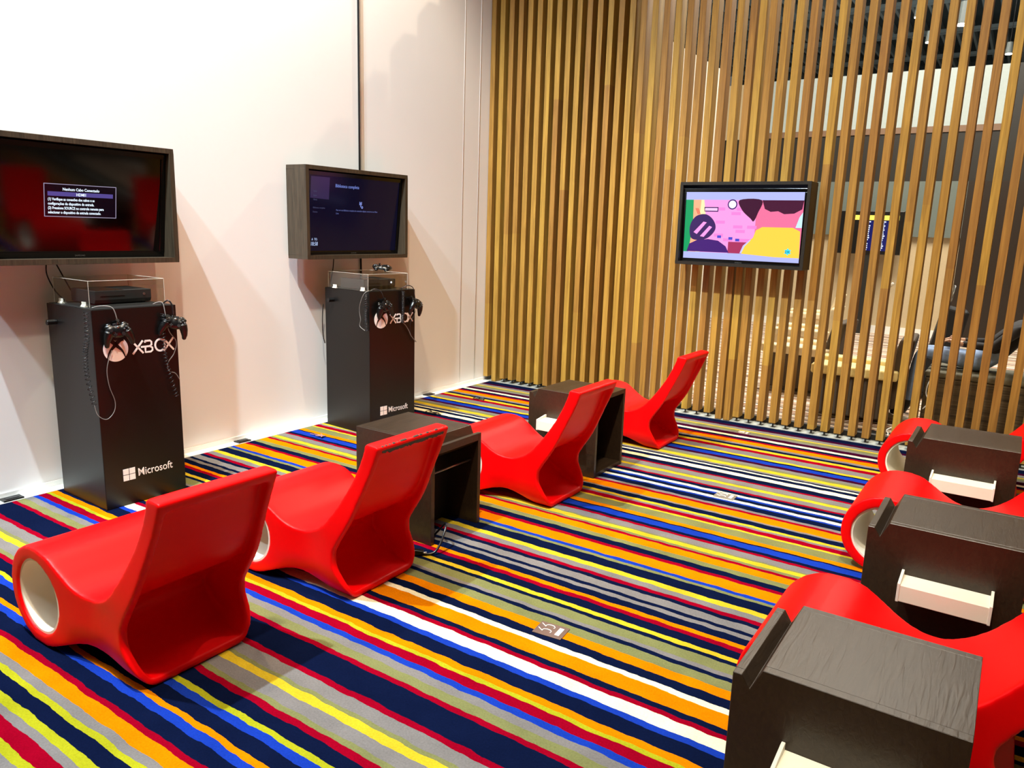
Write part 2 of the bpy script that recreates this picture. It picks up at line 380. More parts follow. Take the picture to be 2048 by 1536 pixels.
struct('baseboard_far', MB().box((-2.9, 14.95, 0), (3.78, 14.995, .13)), M_trim)
# ceiling of the hall with its joists
cm = MB().box((-.3, -3.7, 8.2), (9.7, 34, 8.3))
struct('ceiling', cm, M_ceil)
jm = MB()
x = -6.0
while x < 9.6:
    jm.box((x, 7.5, 7.95), (x+.07, 33.9, 8.2)); x += .42
for yy in (17, 20.5, 24, 27.5, 31):
    jm.box((-6.2, yy, 7.85), (9.6, yy+.1, 7.95)); jm.box((-6.2, yy+.25, 7.85), (9.6, yy+.3, 7.9))
struct('trim_11', jm, M_joist)
struct('ceiling_far', MB().box((-6.5, 7.5, 8.2), (-.3, 34, 8.3)), M_ceil)
struct('wall_end', MB().box((-6.5, 34, 0), (9.7, 34.2, 8.2)), M_ceil)

# ------------------------------------------------------------------ oak batten screen
def batten(x, zb, ztop=4.6):
    h = ztop-zb
    m = MB().box((0, 0, 0), (.056, .118, h))
    o = m.build('wooden_slat', M_oak, bevel=.0015, seg=1, loc=(x, YS, zb))
    return o
sx = []
x = -.038
for k in range(26):
    sx.append(x); x += .1093 if k < 24 else .112
xs = sx[:25]+[2.661]
x = 2.744
while x < 6.6:
    xs.append(x); x += .1077 if x < 4.2 else .1073
GA = 'oak slats of the see-through screen'
for i, x in enumerate(xs):
    longone = i in (1, 24, 25)
    zb = .006 if longone else .047
    o = batten(x, zb)
    if i == 0: lab = 'oak slat of the screen touching the corner of the white wall'
    elif i == 1: lab = 'oak slat reaching the floor, second from the white wall'
    elif i == 24: lab = 'left of two close-set oak slats reaching the floor below the screen television'
    elif i == 25: lab = 'right of two close-set oak slats reaching the floor below the screen television'
    elif 2.0 < x < 3.5: lab = 'oak slat on a short pin passing behind or just beside the slat-mounted television'
    elif i < 24: lab = 'vertical oak slat on a short pin, left part of the slat screen'
    else: lab = 'vertical oak slat on a short pin, right part of the slat screen'
    tag(o, lab, 'slat', GA)
    if not longone:
        p = MB().cyl((.028, .045, -.044), (.028, .045, .004), .008, 10).build('foot_pin', M_steel, o, smooth=False)

# ------------------------------------------------------------------ red moulded chairs
def lerp(a, b, t): return a+(b-a)*t
def sstep(t): t = max(0, min(1, t)); return t*t*(3-2*t)
def catmull(P, n=6, closed=False):
    out = []; m = len(P)
    rng = range(m) if closed else range(m-1)
    for i in rng:
        p0 = P[(i-1) % m] if closed or i > 0 else P[i]; p1 = P[i]; p2 = P[(i+1) % m]; p3 = P[(i+2) % m] if closed or i+2 < m else P[(i+1) % m]
        for k in range(n):
            t = k/n
            out.append(tuple(.5*((2*p1[j])+(-p0[j]+p2[j])*t+(2*p0[j]-5*p1[j]+4*p2[j]-p3[j])*t*t+(-p0[j]+3*p1[j]-3*p2[j]+p3[j])*t**3) for j in range(len(p1))))
    if not closed: out.append(tuple(P[-1]))
    return out
def chair_proto():
    top = catmull([(-.072,.757),(-.088,.70),(-.145,.575),(-.235,.435),(-.32,.34),(-.40,.293),(-.48,.280),(-.56,.300),(-.64,.348),(-.71,.388),(-.79,.402)], 5)
    wheel = [(-.80+.202*math.cos(t), .202+.202*math.sin(t)) for t in [math.radians(a) for a in range(98, 262, 8)]]
    bot = catmull([(-.80,.0),(-.72,.012),(-.63,.045),(-.54,.068),(-.46,.066),(-.38,.040),(-.31,.012),(-.25,.0),(-.19,.0)], 4)
    rear = catmull([(-.182,.004),(-.195,.06),(-.225,.12),(-.25,.17),(-.252,.22),(-.225,.275),(-.155,.385),(-.08,.545),(-.028,.66),(.0,.735),(-.002,.75)], 5)
    outer = top+wheel[1:]+bot[0:]+rear
    body = MB().prism(outer, -.3, .3, 'y').mesh('b')
    ob = bpy.data.objects.new('b', body); C.objects.link(ob)
    cave = catmull([(.02,.70),(-.05,.70),(-.085,.62),(-.125,.52),(-.185,.41),(-.265,.33),(-.36,.285),(-.44,.235),(-.46,.17),(-.40,.11),(-.31,.062),(-.22,.036),(-.12,.03)], 4)+[(.2,.03),(.2,.70)]
    oc = bpy.data.objects.new('c', MB().prism(cave, -.262, .262, 'y').mesh('c')); C.objects.link(oc)
    hm = MB().cyl((-.80, -.5, .198), (-.80, .5, .198), .152, 64).mesh('h')
    oh = bpy.data.objects.new('h', hm); C.objects.link(oh)
    for k in (oc, oh):
        m = ob.modifiers.new('x', 'BOOLEAN'); m.operation = 'DIFFERENCE'; m.object = k; m.solver = 'EXACT'
    r = ob.modifiers.new('r', 'REMESH'); r.mode = 'VOXEL'; r.voxel_size = .0075
    s = ob.modifiers.new('s', 'SMOOTH'); s.factor = .5; s.iterations = 8
    apply_mods(ob)
    me = ob.data
    def halfw(x, z):
        b = lerp(.262, .236, sstep((z-.28)/.4))
        b = lerp(b, .285, sstep((-.45-x)/.3))                       # wider over the tube
        if x > -.62: b *= 1-.06*math.exp(-((x+.42)/.10)**2)*sstep((.4-z)/.15)
        if z < .17:
            q_ = max(0., min(1., 1-z/.17)); k = (1-math.sqrt(max(0, 1-q_*q_)))*sstep((x+.66)/.15)
            b *= 1-.42*k
        return b
    for v in me.vertices:
        v.co.y = v.co.y/.3*halfw(v.co.x, v.co.z)
    s = ob.modifiers.new('s', 'SMOOTH'); s.factor = .5; s.iterations = 4
    apply_mods(ob)
    me = ob.data; me.materials.clear(); me.materials.append(M_red)
    for p in me.polygons: p.use_smooth = True
    for k in (oc, oh): bpy.data.objects.remove(k)
    C.objects.unlink(ob)
    return ob
proto_body = chair_proto()
root0 = thing('lounge_chair', 'red moulded plastic lounge chair', 'chair', (0, 0, 0))
proto_body.name = 'chair_shell'; C.objects.link(proto_body); proto_body.parent = root0; proto_body.location = (.45, 0, 0)
lm = MB().ring((-.80, .198), .153, .143, -.274, .274)
liner = lm.build('tube_liner', M_cream, root0, smooth=True); liner.location = (.45, 0, 0); liner['label'] = 'cream inner sleeve of the chair front tube'
smoothby(liner, 40)
chairs = [  # X of back top, y centre, rotation, label
 (2.560, 1.51, 0, 'red moulded lounge chair nearest the camera in the left row, before the first black pedestal'),
 (2.650, 2.405, .5, 'red moulded lounge chair with a torn dark strip along its back top edge'),
 (2.762, 3.925, 0, 'red moulded lounge chair between the two dark side tables of the left row'),
 (2.775, 5.525, -.5, 'red moulded lounge chair farthest in the left row, before the slat screen'),
 (5.125, 2.64, 0, 'red moulded lounge chair behind the nearest side table at bottom right'),
 (5.150, 4.27, 0, 'red moulded lounge chair in the middle of the right row'),
 (5.095, 5.79, 0, 'red moulded lounge chair farthest in the right row, by the slat screen'),
]
ch_objs = []
for i, (X, cy, rz, lab) in enumerate(chairs):
    c = root0 if i == 0 else copy_tree(root0)
    c.location = (X-.45, cy, 0); c.rotation_euler = (0, 0, math.radians(rz)); c['label'] = lab; c['group'] = 'red lounge chairs in two rows'
    ch_objs.append(c)
# torn edge of the second chair
t = MB(); rr = random.Random(3); pts = []
n = 46
for i in range(n+1):
    y = lerp(-.205, .200, i/n); pts.append((y, .728-.010*rr.random()-.004, .7445+.004*rr.random()))
n0 = 0
for (y, z0, z1) in pts:
    t.v += [(.4475-.004, y, z0), (.4535-.004, y, z0), (.4535-.006, y, z1), (.441, y, z1+.004)]
for i in range(n):
    for a, b in ((0, 1), (1, 2), (2, 3), (3, 0)):
        t.f.append((4*i+a, 4*i+b, 4*i+4+b, 4*i+4+a))
t.f.append((0, 1, 2, 3)); t.f.append((4*n+3, 4*n+2, 4*n+1, 4*n))
tw = t.build('torn_strip', plain('worn_dark_rubber', (60, 52, 42), .8, noise=.5, nscale=90), ch_objs[1]); tw['label'] = 'dark torn strip on the back top edge'

# ------------------------------------------------------------------ side tables
def table_proto():
    root = thing('side_table', 'dark side table', 'table')
    L, W = .54, .43
    prof = [(0, 0), (L, 0), (L, .56), (.075, .56), (.046, .495), (.024, .53), (0, .53)]
    inner = [(L, .53), (.095, .53), (.075, .465), (.036, .455), (.0, .49)]
    MB().prism(prof, 0, .028, 'y').build('side_panel', M_wenge, root, bevel=.0015, seg=1)
    MB().prism(prof, W-.028, W, 'y').build('side_panel', M_wenge, root, bevel=.0015, seg=1)
    tp = [(L, .56), (.075, .56), (.046, .495), (.024, .53), (0, .53)]+[(0, .49), (.05, .455), (.095, .53), (L, .53)]
    MB().prism(tp, .0282, W-.0282, 'y').build('top_panel', M_wenge, root, bevel=.001, seg=1)
    MB().box((.22, .0282, 0.002), (L-.002, W-.0282, .03)).build('bottom_panel', M_wenge, root, bevel=.001, seg=1)
    MB().box((.21, .0282, .0), (.22, W-.0282, .529)).build('divider', M_inner, root)
    MB().cyl((.05, .028, .37), (.05, W-.028, .37), .006, 12).build('cross_bar', M_metal, root, smooth=True)
    tr = MB().box((.145, -.118, .300), (.445, -.0005, .366)).build('tray', plain('white_tray_plastic', (245, 238, 215), .4, noise=.02), root, bevel=.002)
    for a in (.140, .440):
        s = MB().prism([(-.12, .298), (-.0005, .298), (-.0005, .386), (-.012, .386), (-.12, .372)], a, a+.010, 'x').build('tray_side', M_cream, tr, bevel=.0015)
    return root
tb0 = table_proto()
tables = [
 (2.362, 3.298, PI, 'dark side table with open end and steel bar, behind the torn-edge red chair'),
 (1.975, 4.395, 0, 'dark wood side table of the left row, half hidden behind the third red chair'),
 (4.330, 4.745, 0, 'dark wood side table of the right row nearest the slat screen'),
 (4.372, 3.170, 0, 'dark wood side table in the middle of the right row, white tray on its face'),
 (4.260, 1.825, 0, 'dark wood side table nearest the camera at bottom right'),
]
for i, (x, y, rz, lab) in enumerate(tables):
    c = tb0 if i == 0 else copy_tree(tb0)
    c.location = (x, y, 0); c.rotation_euler = (0, 0, rz); c['label'] = lab; c['group'] = 'dark side tables between the red chairs'

# power plug and cord by the second table
def cordobj(name, path, r, mat, label, cat='cord', group=None, n=6):
    o = MB().tube(catmull(path, n), r, 8).build(name, mat, smooth=True)
    return tag(o, label, cat, group) if label else o
pcord = cordobj('cord', [(2.30, 2.97, .012), (2.385, 2.95, .10), (2.43, 2.91, .12), (2.45, 2.84, .05), (2.44, 2.79, .010), (2.38, 2.74, .008)], .006, M_cord, None, None)
pg = thing('power_cord', 'black power cord and plug on the carpet behind the torn-edge red chair', 'cord', (2.36, 2.735, 0), .5)
pcord.parent = pg; pcord.matrix_parent_inverse = (Matrix.Translation((2.36, 2.735, 0))@Matrix.Rotation(.5, 4, 'Z')).inverted()
MB().prism([(0, 0), (.05, .004), (.05, .026), (0, .03)], -.014, .014, 'y').build('plug_body', M_pl, pg, bevel=.003)
for s_ in (-.006, .006): MB().cyl((.05, s_, .015), (.068, s_, .015), .0025, 8).build('plug_pin', M_metal, pg)

# ------------------------------------------------------------------ televisions
def frame_tv(name, label, loc, rotz, w=1.128, h=.70, d=.22, mat=None, fr=.030, rec=.028, sw=1.0, sh=.575, sz=.028, glowmat=None, grp=None, tilt=8):
    """local frame: x to the viewer's right, y away from the viewer (0 = front), z up from the lower edge"""
    t = thing(name, label, 'television', loc, rotz, grp)
    m = MB()
    m.box((0, 0, 0), (w, d, fr)); m.box((0, 0, h-fr), (w, d, h)); m.box((0, 0, fr), (fr, d, h-fr)); m.box((w-fr, 0, fr), (w, d, h-fr))
    m.box((fr, d-.01, fr), (w-fr, d, h-fr))
    m.build('box_frame', mat, t, bevel=.0012, seg=1)
    x0 = (w-sw)/2
    z0 = fr+sz
    bz = MB(); e = .032
    bz.box((x0-e, rec, z0-.038), (x0+sw+e, rec+.04, z0)); bz.box((x0-e, rec, z0+sh), (x0+sw+e, rec+.04, z0+sh+.030))
    bz.box((x0-e, rec, z0), (x0, rec+.04, z0+sh)); bz.box((x0+sw, rec, z0), (x0+sw+e, rec+.04, z0+sh))
    bzo = bz.build('bezel', M_bezel, t, bevel=.003)
    s = MB().box((x0, rec+.006, z0), (x0+sw, rec+.03, z0+sh)).build('screen', glowmat or M_gloss, t)
    bl = text_mesh('brand_lettering', 'SAMSUNG', .013, M_metal, t, Matrix.Translation((w/2, rec-.0006, z0-.024))@Matrix.Rotation(PI/2, 4, 'X'), 'CENTER')
    # the sets lean forward at the top
    pv = Vector((0, rec, z0+sh+.03))
    TM = Matrix.Translation(pv)@Matrix.Rotation(math.radians(tilt), 4, 'X')@Matrix.Translation(-pv)
    for k in (bzo, s, bl): k.matrix_local = TM
    return t, s, x0, z0, rec+.006
def smat(x, z, y):  # writing plane on a screen
    return Matrix.Translation((x, y-.0008, z))@Matrix.Rotation(PI/2, 4, 'X')
def flat(s, name, pts, y, mat, k=1):
    return MB().prism(pts, y-.0006*k, y-.0006*k+.0004, 'y').build(name, mat, s)
G_txt = glow('screen_text_glow', (225, 240, 255), 1.3)
G_txtd = glow('screen_text_dim', (120, 130, 200), .55)
# television 1 and 2 face +x: local x -> world +y, local y -> world -x
RZ = PI/2
tv1, s1, x0, z0, ys = frame_tv('framed_television', 'framed black television at the left edge showing a no-cable message', (.222, 1.762, 1.368), RZ, mat=M_wengeV, grp='televisions on the walls')
cx = lambda y: y-1.762
bx0, bx1, bz0, bz1 = cx(2.135), cx(2.545), .260, .445
ln = .0035
mb = MB()
for (a, b, c, d) in ((bx0, bz0, bx1, bz0+ln), (bx0, bz1-ln, bx1, bz1), (bx0, bz0, bx0+ln, bz1), (bx1-ln, bz0, bx1, bz1)):
    mb.box((a, ys-.0012, b), (c, ys-.0004, d))
mb.build('message_border', glow('border_glow', (170, 160, 190), .9), s1)
MB().box((bx0+ln, ys-.0004, bz0+ln), (bx1-ln, ys-.0002, bz1-ln)).build('message_panel', glow('panel_glow', (14, 4, 24), .5), s1)
MB().box((bx0+.02, ys-.0009, bz1-.068), (bx1-.02, ys-.0005, bz1-.044)).build('message_bar', glow('bar_glow', (88, 76, 150), .9), s1)
text_mesh('message_text', 'Nenhum Cabo Conectado', .0225, G_txt, s1, smat((bx0+bx1)/2, bz1-.036, ys-.001), 'CENTER', xs=.86, bold=.0003)
text_mesh('message_text', 'HDMI1', .0225, G_txt, s1, smat((bx0+bx1)/2, bz1-.064, ys-.001), 'CENTER', xs=.86, bold=.0003)
for i, tx in enumerate(['(1) Verifique as conexões dos cabos e as', 'configurações do dispositivo de entrada.', '(2) Pressione SOURCE no controle remoto para', 'selecionar o dispositivo de entrada conectado.']):
    text_mesh('message_text', tx, .0215, G_txt, s1, smat(bx0+.02, bz1-.093-i*.0245, ys-.001), xs=.735, bold=.0003)

M_s2 = glow('dark_blue_screen', (9, 9, 38), .7)
tv2, s2, x0, z0, ys = frame_tv('framed_television', 'framed television in a deep brown box above the second pedestal, dim blue menu', (.222, 3.952, 1.368), RZ, mat=M_wengeV, glowmat=M_s2, tilt=5.5, grp='televisions on the walls')
sxr = lambda u: x0+u*.99
szr = lambda v: z0+(1-v)*.575
flat(s2, 'menu_tile', [(sxr(.02), szr(.30)), (sxr(.21), szr(.31)), (sxr(.21), szr(.02)), (sxr(.02), szr(.02))], ys, glow('tile_glow', (66, 50, 96), .55))
text_mesh('menu_heading', 'Biblioteca completa', .036, glow('heading_glow', (130, 150, 235), .8), s2, smat(sxr(.27), szr(.14), ys-.001), xs=.9)
text_mesh('menu_text', 'Para ver sua biblioteca completa de conteúdos digitais, conecte-se ao Xbox', .0185, G_txtd, s2, smat(sxr(.29), szr(.455), ys-.001), xs=.82)
text_mesh('menu_text', 'Live', .0185, G_txtd, s2, smat(sxr(.29), szr(.50), ys-.001))
for v, tx in ((.22, 'Início'), (.275, 'Jogos'), (.33, 'Filmes'), (.435, 'Biblioteca completa'), (.49, 'Sistema')):
    text_mesh('menu_text', tx, .018, glow('menu_dim', (90, 90, 130), .5), s2, smat(sxr(.05), szr(v), ys-.001), xs=.85)
text_mesh('clock_text', '18:58', .042, glow('clock_glow', (190, 210, 255), .9), s2, smat(sxr(.04), szr(.93), ys-.001), xs=.8)
text_mesh('clock_text', 'A  TO.', .026, glow('clock_glow', (190, 210, 255), .9), s2, smat(sxr(.05), szr(.86), ys-.001), xs=.8)
ic = MB(); a, b = sxr(.545), szr(.36)
for k in range(3): ic.box((a+k*.010, ys-.0012, b-.0), (a+.006+k*.010, ys-.0004, b+.026-.005*(k % 2)))
ic.box((a+.012, ys-.0012, b-.016), (a+.018, ys-.0004, b))
ic.ring((a+.032, b-.018), .010, .005, ys-.0012, ys-.0004, 20)
ic.build('library_icon', glow('icon_glow', (150, 170, 255), .8), s2)

# television 3 on the batten screen, faces -y
tv3, s3, x0, z0, ys = frame_tv('framed_television', 'framed television on the wooden slat screen showing a bright pink picture', (2.186, 6.383, 1.389), 0, w=1.082, h=.697, d=.232,
    mat=M_framed, sw=.985, sh=.560, sz=.028, fr=.026, rec=.024, tilt=3, glowmat=glow('screen_lilac', (176, 182, 236), 1.15), grp='televisions on the walls')
U = lambda u: x0+u*.985
V = lambda v: z0+(1-v)*.560
def sp(name, pts, col, k, e=1.25, smooth=False):
    P = [(U(a), V(b)) for a, b in pts]
    if smooth: P = catmull(P, 5, True)
    return flat(s3, name, P, ys, glow('px_%02x%02x%02x' % col, col, e), k)
sp('picture_wall', [(0, .90), (1, .90), (1, .115), (0, .115)], (245, 150, 215), 1)
sp('picture_shade', [(.62, .90), (1, .90), (1, .115), (.62, .115)], (226, 110, 150), 2)
brs = random.Random(5)
for k in range(14):
    a = .27+brs.random()*.3; b = .16+.065*int(brs.random()*9)
    sp('picture_brick', [(a, b+.045), (a+.08, b+.045), (a+.08, b), (a, b)], (240, 128, 205), 3)
sp('picture_door', [(0, .90), (.045, .90), (.075, .5), (.07, .115), (0, .115)], (20, 150, 90), 3)
sp('picture_door', [(.045, .90), (.14, .90), (.165, .45), (.15, .115), (.07, .115), (.075, .5)], (255, 170, 130), 4)
sp('picture_door', [(.11, .90), (.15, .90), (.19, .4), (.165, .115), (.14, .115)], (255, 225, 170), 5)
for k in range(3): sp('picture_mark', [(.09+.01*k, .24), (.115+.01*k, .33), (.12+.01*k, .33), (.095+.01*k, .24)], (200, 40, 40), 6)
sp('picture_sign', [(.17, .29), (.295, .29), (.295, .22), (.17, .22)], (60, 30, 90), 5)
sp('picture_sign', [(.178, .275), (.287, .275), (.287, .235), (.178, .235)], (245, 190, 240), 6)
clk = [(.415+.042*math.cos(t), .18+.075*math.sin(t)) for t in [2*PI*i/20 for i in range(20)]]
sp('picture_clock', clk, (70, 40, 110), 5)
sp('picture_clock', [(.415+(a-.415)*.76, .18+(b-.18)*.76) for a, b in clk], (235, 225, 245), 6)
sp('picture_drape', [(.475, .115), (.66, .115), (.635, .30), (.605, .42), (.575, .38), (.50, .26)], (62, 22, 48), 5, smooth=True)
sp('picture_drape', [(.665, .115), (1.0, .115), (.99, .24), (.93, .30), (.85, .31), (.80, .27), (.74, .28), (.69, .24)], (70, 26, 52), 5)
sp('picture_shade', [(.95, .5), (1, .5), (1, .28), (.975, .35)], (190, 225, 240), 6)
sp('picture_shelf', [(.40, .90), (.55, .90), (.57, .73), (.40, .73)], (160, 50, 90), 5)
sp('picture_armchair', [(.52, .90), (.55, .75), (.61, .66), (.63, .55), (.68, .50), (.93, .50), (.99, .55), (1.0, .93), (.8, .93)], (252, 200, 70), 7)
sp('picture_armchair', [(.505, .895), (.53, .78), (.585, .69), (.592, .70), (.545, .79), (.52, .895)], (190, 190, 245), 8)
# stand-in for the drawn figure: a purple beanbag with a dark round cushion
sp('picture_beanbag', [(.03, .895), (.05, .78), (.12, .72), (.22, .70), (.31, .72), (.38, .80), (.41, .895)], (66, 30, 110), 7)
sp('picture_cushion', [(.06, .68), (.05, .50), (.10, .36), (.19, .33), (.26, .42), (.28, .55), (.22, .68), (.13, .72)], (58, 34, 92), 8, smooth=True)
sp('picture_cushion', [(.085, .60), (.17, .44), (.20, .45), (.115, .63)], (244, 150, 220), 9)
sp('picture_cushion', [(.145, .66), (.225, .50), (.25, .52), (.18, .67)], (244, 150, 220), 9)
for k, (a, b) in enumerate(((.30, .64), (.40, .66), (.46, .68))): sp('picture_toy', [(a, b+.04), (a+.035, b+.04), (a+.035, b), (a, b)], (70, 70, 190), 6)
dk = [(.905+(.032 if i % 2 else .019)*math.cos(t), .845+(.055 if i % 2 else .033)*math.sin(t)) for i, t in enumerate([2*PI*i/12 for i in range(12)])]
sp('channel_mark', dk, (60, 215, 235), 10)
text_mesh('channel_mark', 'DK', .030, glow('px_dk', (20, 60, 120), .8), s3, smat(U(.884), V(.865), ys-.0070))

# wall cables of the televisions
cordobj('wall_cable', [(-.030, 4.757, 2.08), (-.030, 4.756, 4.2), (-.028, 4.75, 6.2), (-.03, 4.75, 8.15)], .0085, M_cord, 'thick black cable running straight up the white wall above the second television', 'cable', None, 4)
cordobj('wall_cable', [(-.030, 4.76, 1.36), (-.030, 4.765, 1.0), (-.028, 4.76, .5), (-.03, 4.76, .01)], .0085, M_cord, 'thick black cable running down the wall behind the second pedestal', 'cable', None, 4)
cordobj('wall_cable', [(.05, 4.375, 1.37), (.055, 4.36, 1.28), (.05, 4.34, 1.18), (.06, 4.345, 1.141)], .004, M_cord, 'thin black cable hanging from the left underside of the second television', 'cable', None)
cordobj('wall_cable', [(.07, 4.235, 1.00), (.075, 4.222, .93), (.075, 4.218, .84), (.075, 4.224, .74), (.075, 4.24, .68)], .004, M_cord, 'thin black cable bowing out behind the second pedestal left side', 'cable', None)
cordobj('wall_cable', [(.03, 2.17, 1.37), (.035, 2.165, 1.30), (.06, 2.19, 1.21), (.08, 2.23, 1.15)], .004, M_cord, 'left of two thin cables hanging from the first television', 'cable', None)
cordobj('wall_cable', [(.03, 2.22, 1.37), (.06, 2.26, 1.25), (.09, 2.29, 1.16)], .004, M_cord, 'right of two thin cables hanging from the first television', 'cable', None)

# ------------------------------------------------------------------ pedestals
def ribbon(pts, w, closed=False):
    """flat stroke in (y,z) plane given points; returns list of quads outlines"""
    out = []
    m = len(pts)
    L = []; R = []
    for i in range(m):
        if closed: a = pts[(i-1) % m]; b = pts[(i+1) % m]
        else: a = pts[max(i-1, 0)]; b = pts[min(i+1, m-1)]
        d = Vector((b[0]-a[0], b[1]-a[1])).normalized(); nx, ny = -d.y, d.x
        ww = w[i] if isinstance(w, list) else w
        L.append((pts[i][0]+nx*ww/2, pts[i][1]+ny*ww/2)); R.append((pts[i][0]-nx*ww/2, pts[i][1]-ny*ww/2))
    k = m if closed else m-1
    for i in range(k):
        j = (i+1) % m; out.append([L[i], L[j], R[j], R[i]])
    return out
def pedestal(loc, rotz, label, W, D, H):
    """local: x out from the wall, y along the wall; front face x = D"""
    t = thing('display_pedestal', label, 'pedestal', loc, rotz, 'black console pedestals against the white wall')
    MB().box((0, 0, 0), (D, W, H)).build('body', M_stand, t, bevel=.003)
    MB().box((.01, .01, H), (D-.01, W-.01, H+.002)).build('top_plate', M_plm, t)
    # logo disc with crossed swoosh
    cy, cz, r = .118, .920, .070
    x = D+.0006
    disc = [(cy+r*math.cos(a), cz+r*math.sin(a)) for a in [2*PI*i/48 for i in range(48)]]
    MB().prism(disc, x-.0004, x+.0010, 'x').build('logo_disc', M_white, t)
    cr = MB()
    for sgn in (-1, 1):
        P = [(cy+sgn*r*.74, cz-r*.78), (cy+sgn*r*.52, cz-r*.20), (cy+sgn*r*.12, cz+r*.24), (cy-sgn*r*.34, cz+r*.70), (cy-sgn*r*.66, cz+r*.80)]
        P = catmull(P, 5)
        wds = [lerp(.006, .024, sstep(i/(len(P)-1)*1.3)) for i in range(len(P))]
        for qd in ribbon(P, wds): cr.prism(qd, x+.0010, x+.0018, 'x')
    cap = [(cy-r*.50, cz+r*.90), (cy-r*.2, cz+r*.80), (cy, cz+r*.66), (cy+r*.2, cz+r*.80), (cy+r*.50, cz+r*.90), (cy+r*.25, cz+r*1.0), (cy, cz+r*1.03), (cy-r*.25, cz+r*1.0)]
    cr.prism(cap, x+.0010, x+.0018, 'x')
    cr.build('logo_cross', M_stand, t)
    # XBOX lettering from strokes
    lt = MB(); s_ = .0105
    def stroke(P, closed=False):
        for qd in ribbon(P, s_, closed): lt.prism(qd, x, x+.0012, 'x')
    z0, z1 = .880, .953; zm = (z0+z1)/2
    k = (W-.485)*.0+1
    def X(a, b): stroke([(a, z1), (b, z0)]); stroke([(a, z0), (b, z1)])
    X(.213, .275)
    stroke([(.262, zm), (.315, zm)]); stroke([(.286, z1-.004), (.318, z1-.004), (.326, z1-.012), (.326, zm+.008), (.316, zm)])
    stroke([(.316, zm), (.330, zm-.010), (.330, z0+.012), (.320, z0+.004), (.288, z0+.004), (.288, zm-.006)]); stroke([(.288, z1-.004), (.288, z1-.014)])
    oc = [(.378+.030*math.cos(a), zm+.034*math.sin(a)) for a in [2*PI*i/24 for i in range(24)]]
    stroke(oc, True)
    X(.400, .462)
    lt.build('logo_lettering', M_white, t)
    sq = MB()
    a, b, q, g = .106, .148, .0335, .004
    for i in range(2):
        for j in range(2): sq.box((x-.0002, a+i*(q+g), b+j*(q+g)), (x+.0010, a+i*(q+g)+q, b+j*(q+g)+q))
    sq.build('window_mark', M_white, t)
    Mx = Matrix(((0, 0, 1, x), (1, 0, 0, .192), (0, 1, 0, .160), (0, 0, 0, 1)))
    text_mesh('maker_lettering', 'Microsoft', .066, M_white, t, Mx, xs=.84, bold=.0002)
    # side peg
    MB().cyl((.10, 0, 1.045), (.10, -.052, 1.045), .016, 16).build('side_peg', M_pl, t, smooth=False, bevel=.002)
    for yy in (.115, .405):
        MB().cyl((D, yy, 1.072), (D+.045, yy, 1.085), .006, 10).cyl((D+.043, yy, 1.083), (D+.048, yy, 1.088), .010, 10).build('hook', M_pl, t)
    return t
p1 = pedestal((.100, 2.118, 0), math.radians(-1), 'black pedestal with white logos nearest the camera, under the no-cable television', .49, .505, 1.145)
p2 = pedestal((.098, 4.231, 0), math.radians(-4), 'black pedestal with white logos farther along the wall, partly behind a side table', .487, .53, 1.14)

def console(loc, rotz, label, led):
    t = thing('game_console', label, 'console', loc, rotz, 'game consoles on the pedestals')
    W, D, H = .333, .274, .079
    m = MB().prism([(0, .006), (0, H), (D, H), (D, .028), (D-.01, .006)], 0, W, 'y')
    m.build('housing', M_consol, t, bevel=.002)
    MB().box((.0, .010, H), (D-.002, W*.50, H+.0015)).build('gloss_panel', M_bezel, t)
    v = MB()
    for k in range(16): v.box((.02, W*.53+k*.0095, H), (D-.05, W*.53+k*.0095+.004, H+.0012))
    v.build('vent_slots', M_plm, t)
    MB().box((D-.0005, .03, .045), (D+.0012, .17, .050)).build('disc_slot', M_pl, t)
    MB().tube([(D, W-.045, .052), (D+.0018, W-.045, .052)], .008, 20).build('power_button', glow('console_led', (235, 240, 255), 1.6) if led else M_metal, t)
    for a, b in ((.02, .03), (D-.04, .03), (.02, W-.03), (D-.04, W-.03)): MB().cyl((a, b, 0), (a, b, .007), .012, 12).build('foot', M_pl, t)
    return t
console((.13, 2.245, 1.147), math.radians(-1), 'dark game console under the clear cover on the nearest pedestal', False)
console((.245, 4.262, 1.142), math.radians(-4), 'dark game console with lit white button on the farther pedestal', True)

def cover(loc, rotz, label, D, W, H):
    t = thing('acrylic_cover', label, 'display cover', loc, rotz, 'clear covers over the consoles')
    e = .004
    m = MB().box((0, 0, 0), (e, W, H)).box((D-e, 0, 0), (D, W, H)).box((e, 0, 0), (D-e, e, H)).box((e, W-e, 0), (D-e, W, H)).box((e, e, H-e), (D-e, W-e, H))
    m.build('clear_box', M_acr, t)
    q = MB(); r = .0013
    for (a, b) in (((0, 0), (D, 0)), ((D, 0), (D, W)), ((D, W), (0, W)), ((0, W), (0, 0))):
        q.tube([(a[0], a[1], H), (b[0], b[1], H)], r, 6)
        q.tube([(a[0], a[1], 0.0015), (a[0], a[1], H)], r, 6)
    q.build('polished_edge', M_acredge, t)
    for xx in (.06, D-.08):
        MB().box((xx, -.012, 0), (xx+.045, .006, .004)).box((xx, -.004, 0), (xx+.045, -.001, .028)).cyl((xx, -.004, .006), (xx+.045, -.004, .006), .005, 10).build('hinge', plain('clear_hinge', (225, 220, 205), .25, noise=.02), t)
    return t
cover((.100, 2.165, 1.147), math.radians(-1), 'clear acrylic cover on the nearest black pedestal', .400, .440, .145)
cover((.150, 4.222, 1.142), math.radians(-4), 'clear acrylic cover on the farther pedestal, controller lying on top', .470, .415, .128)

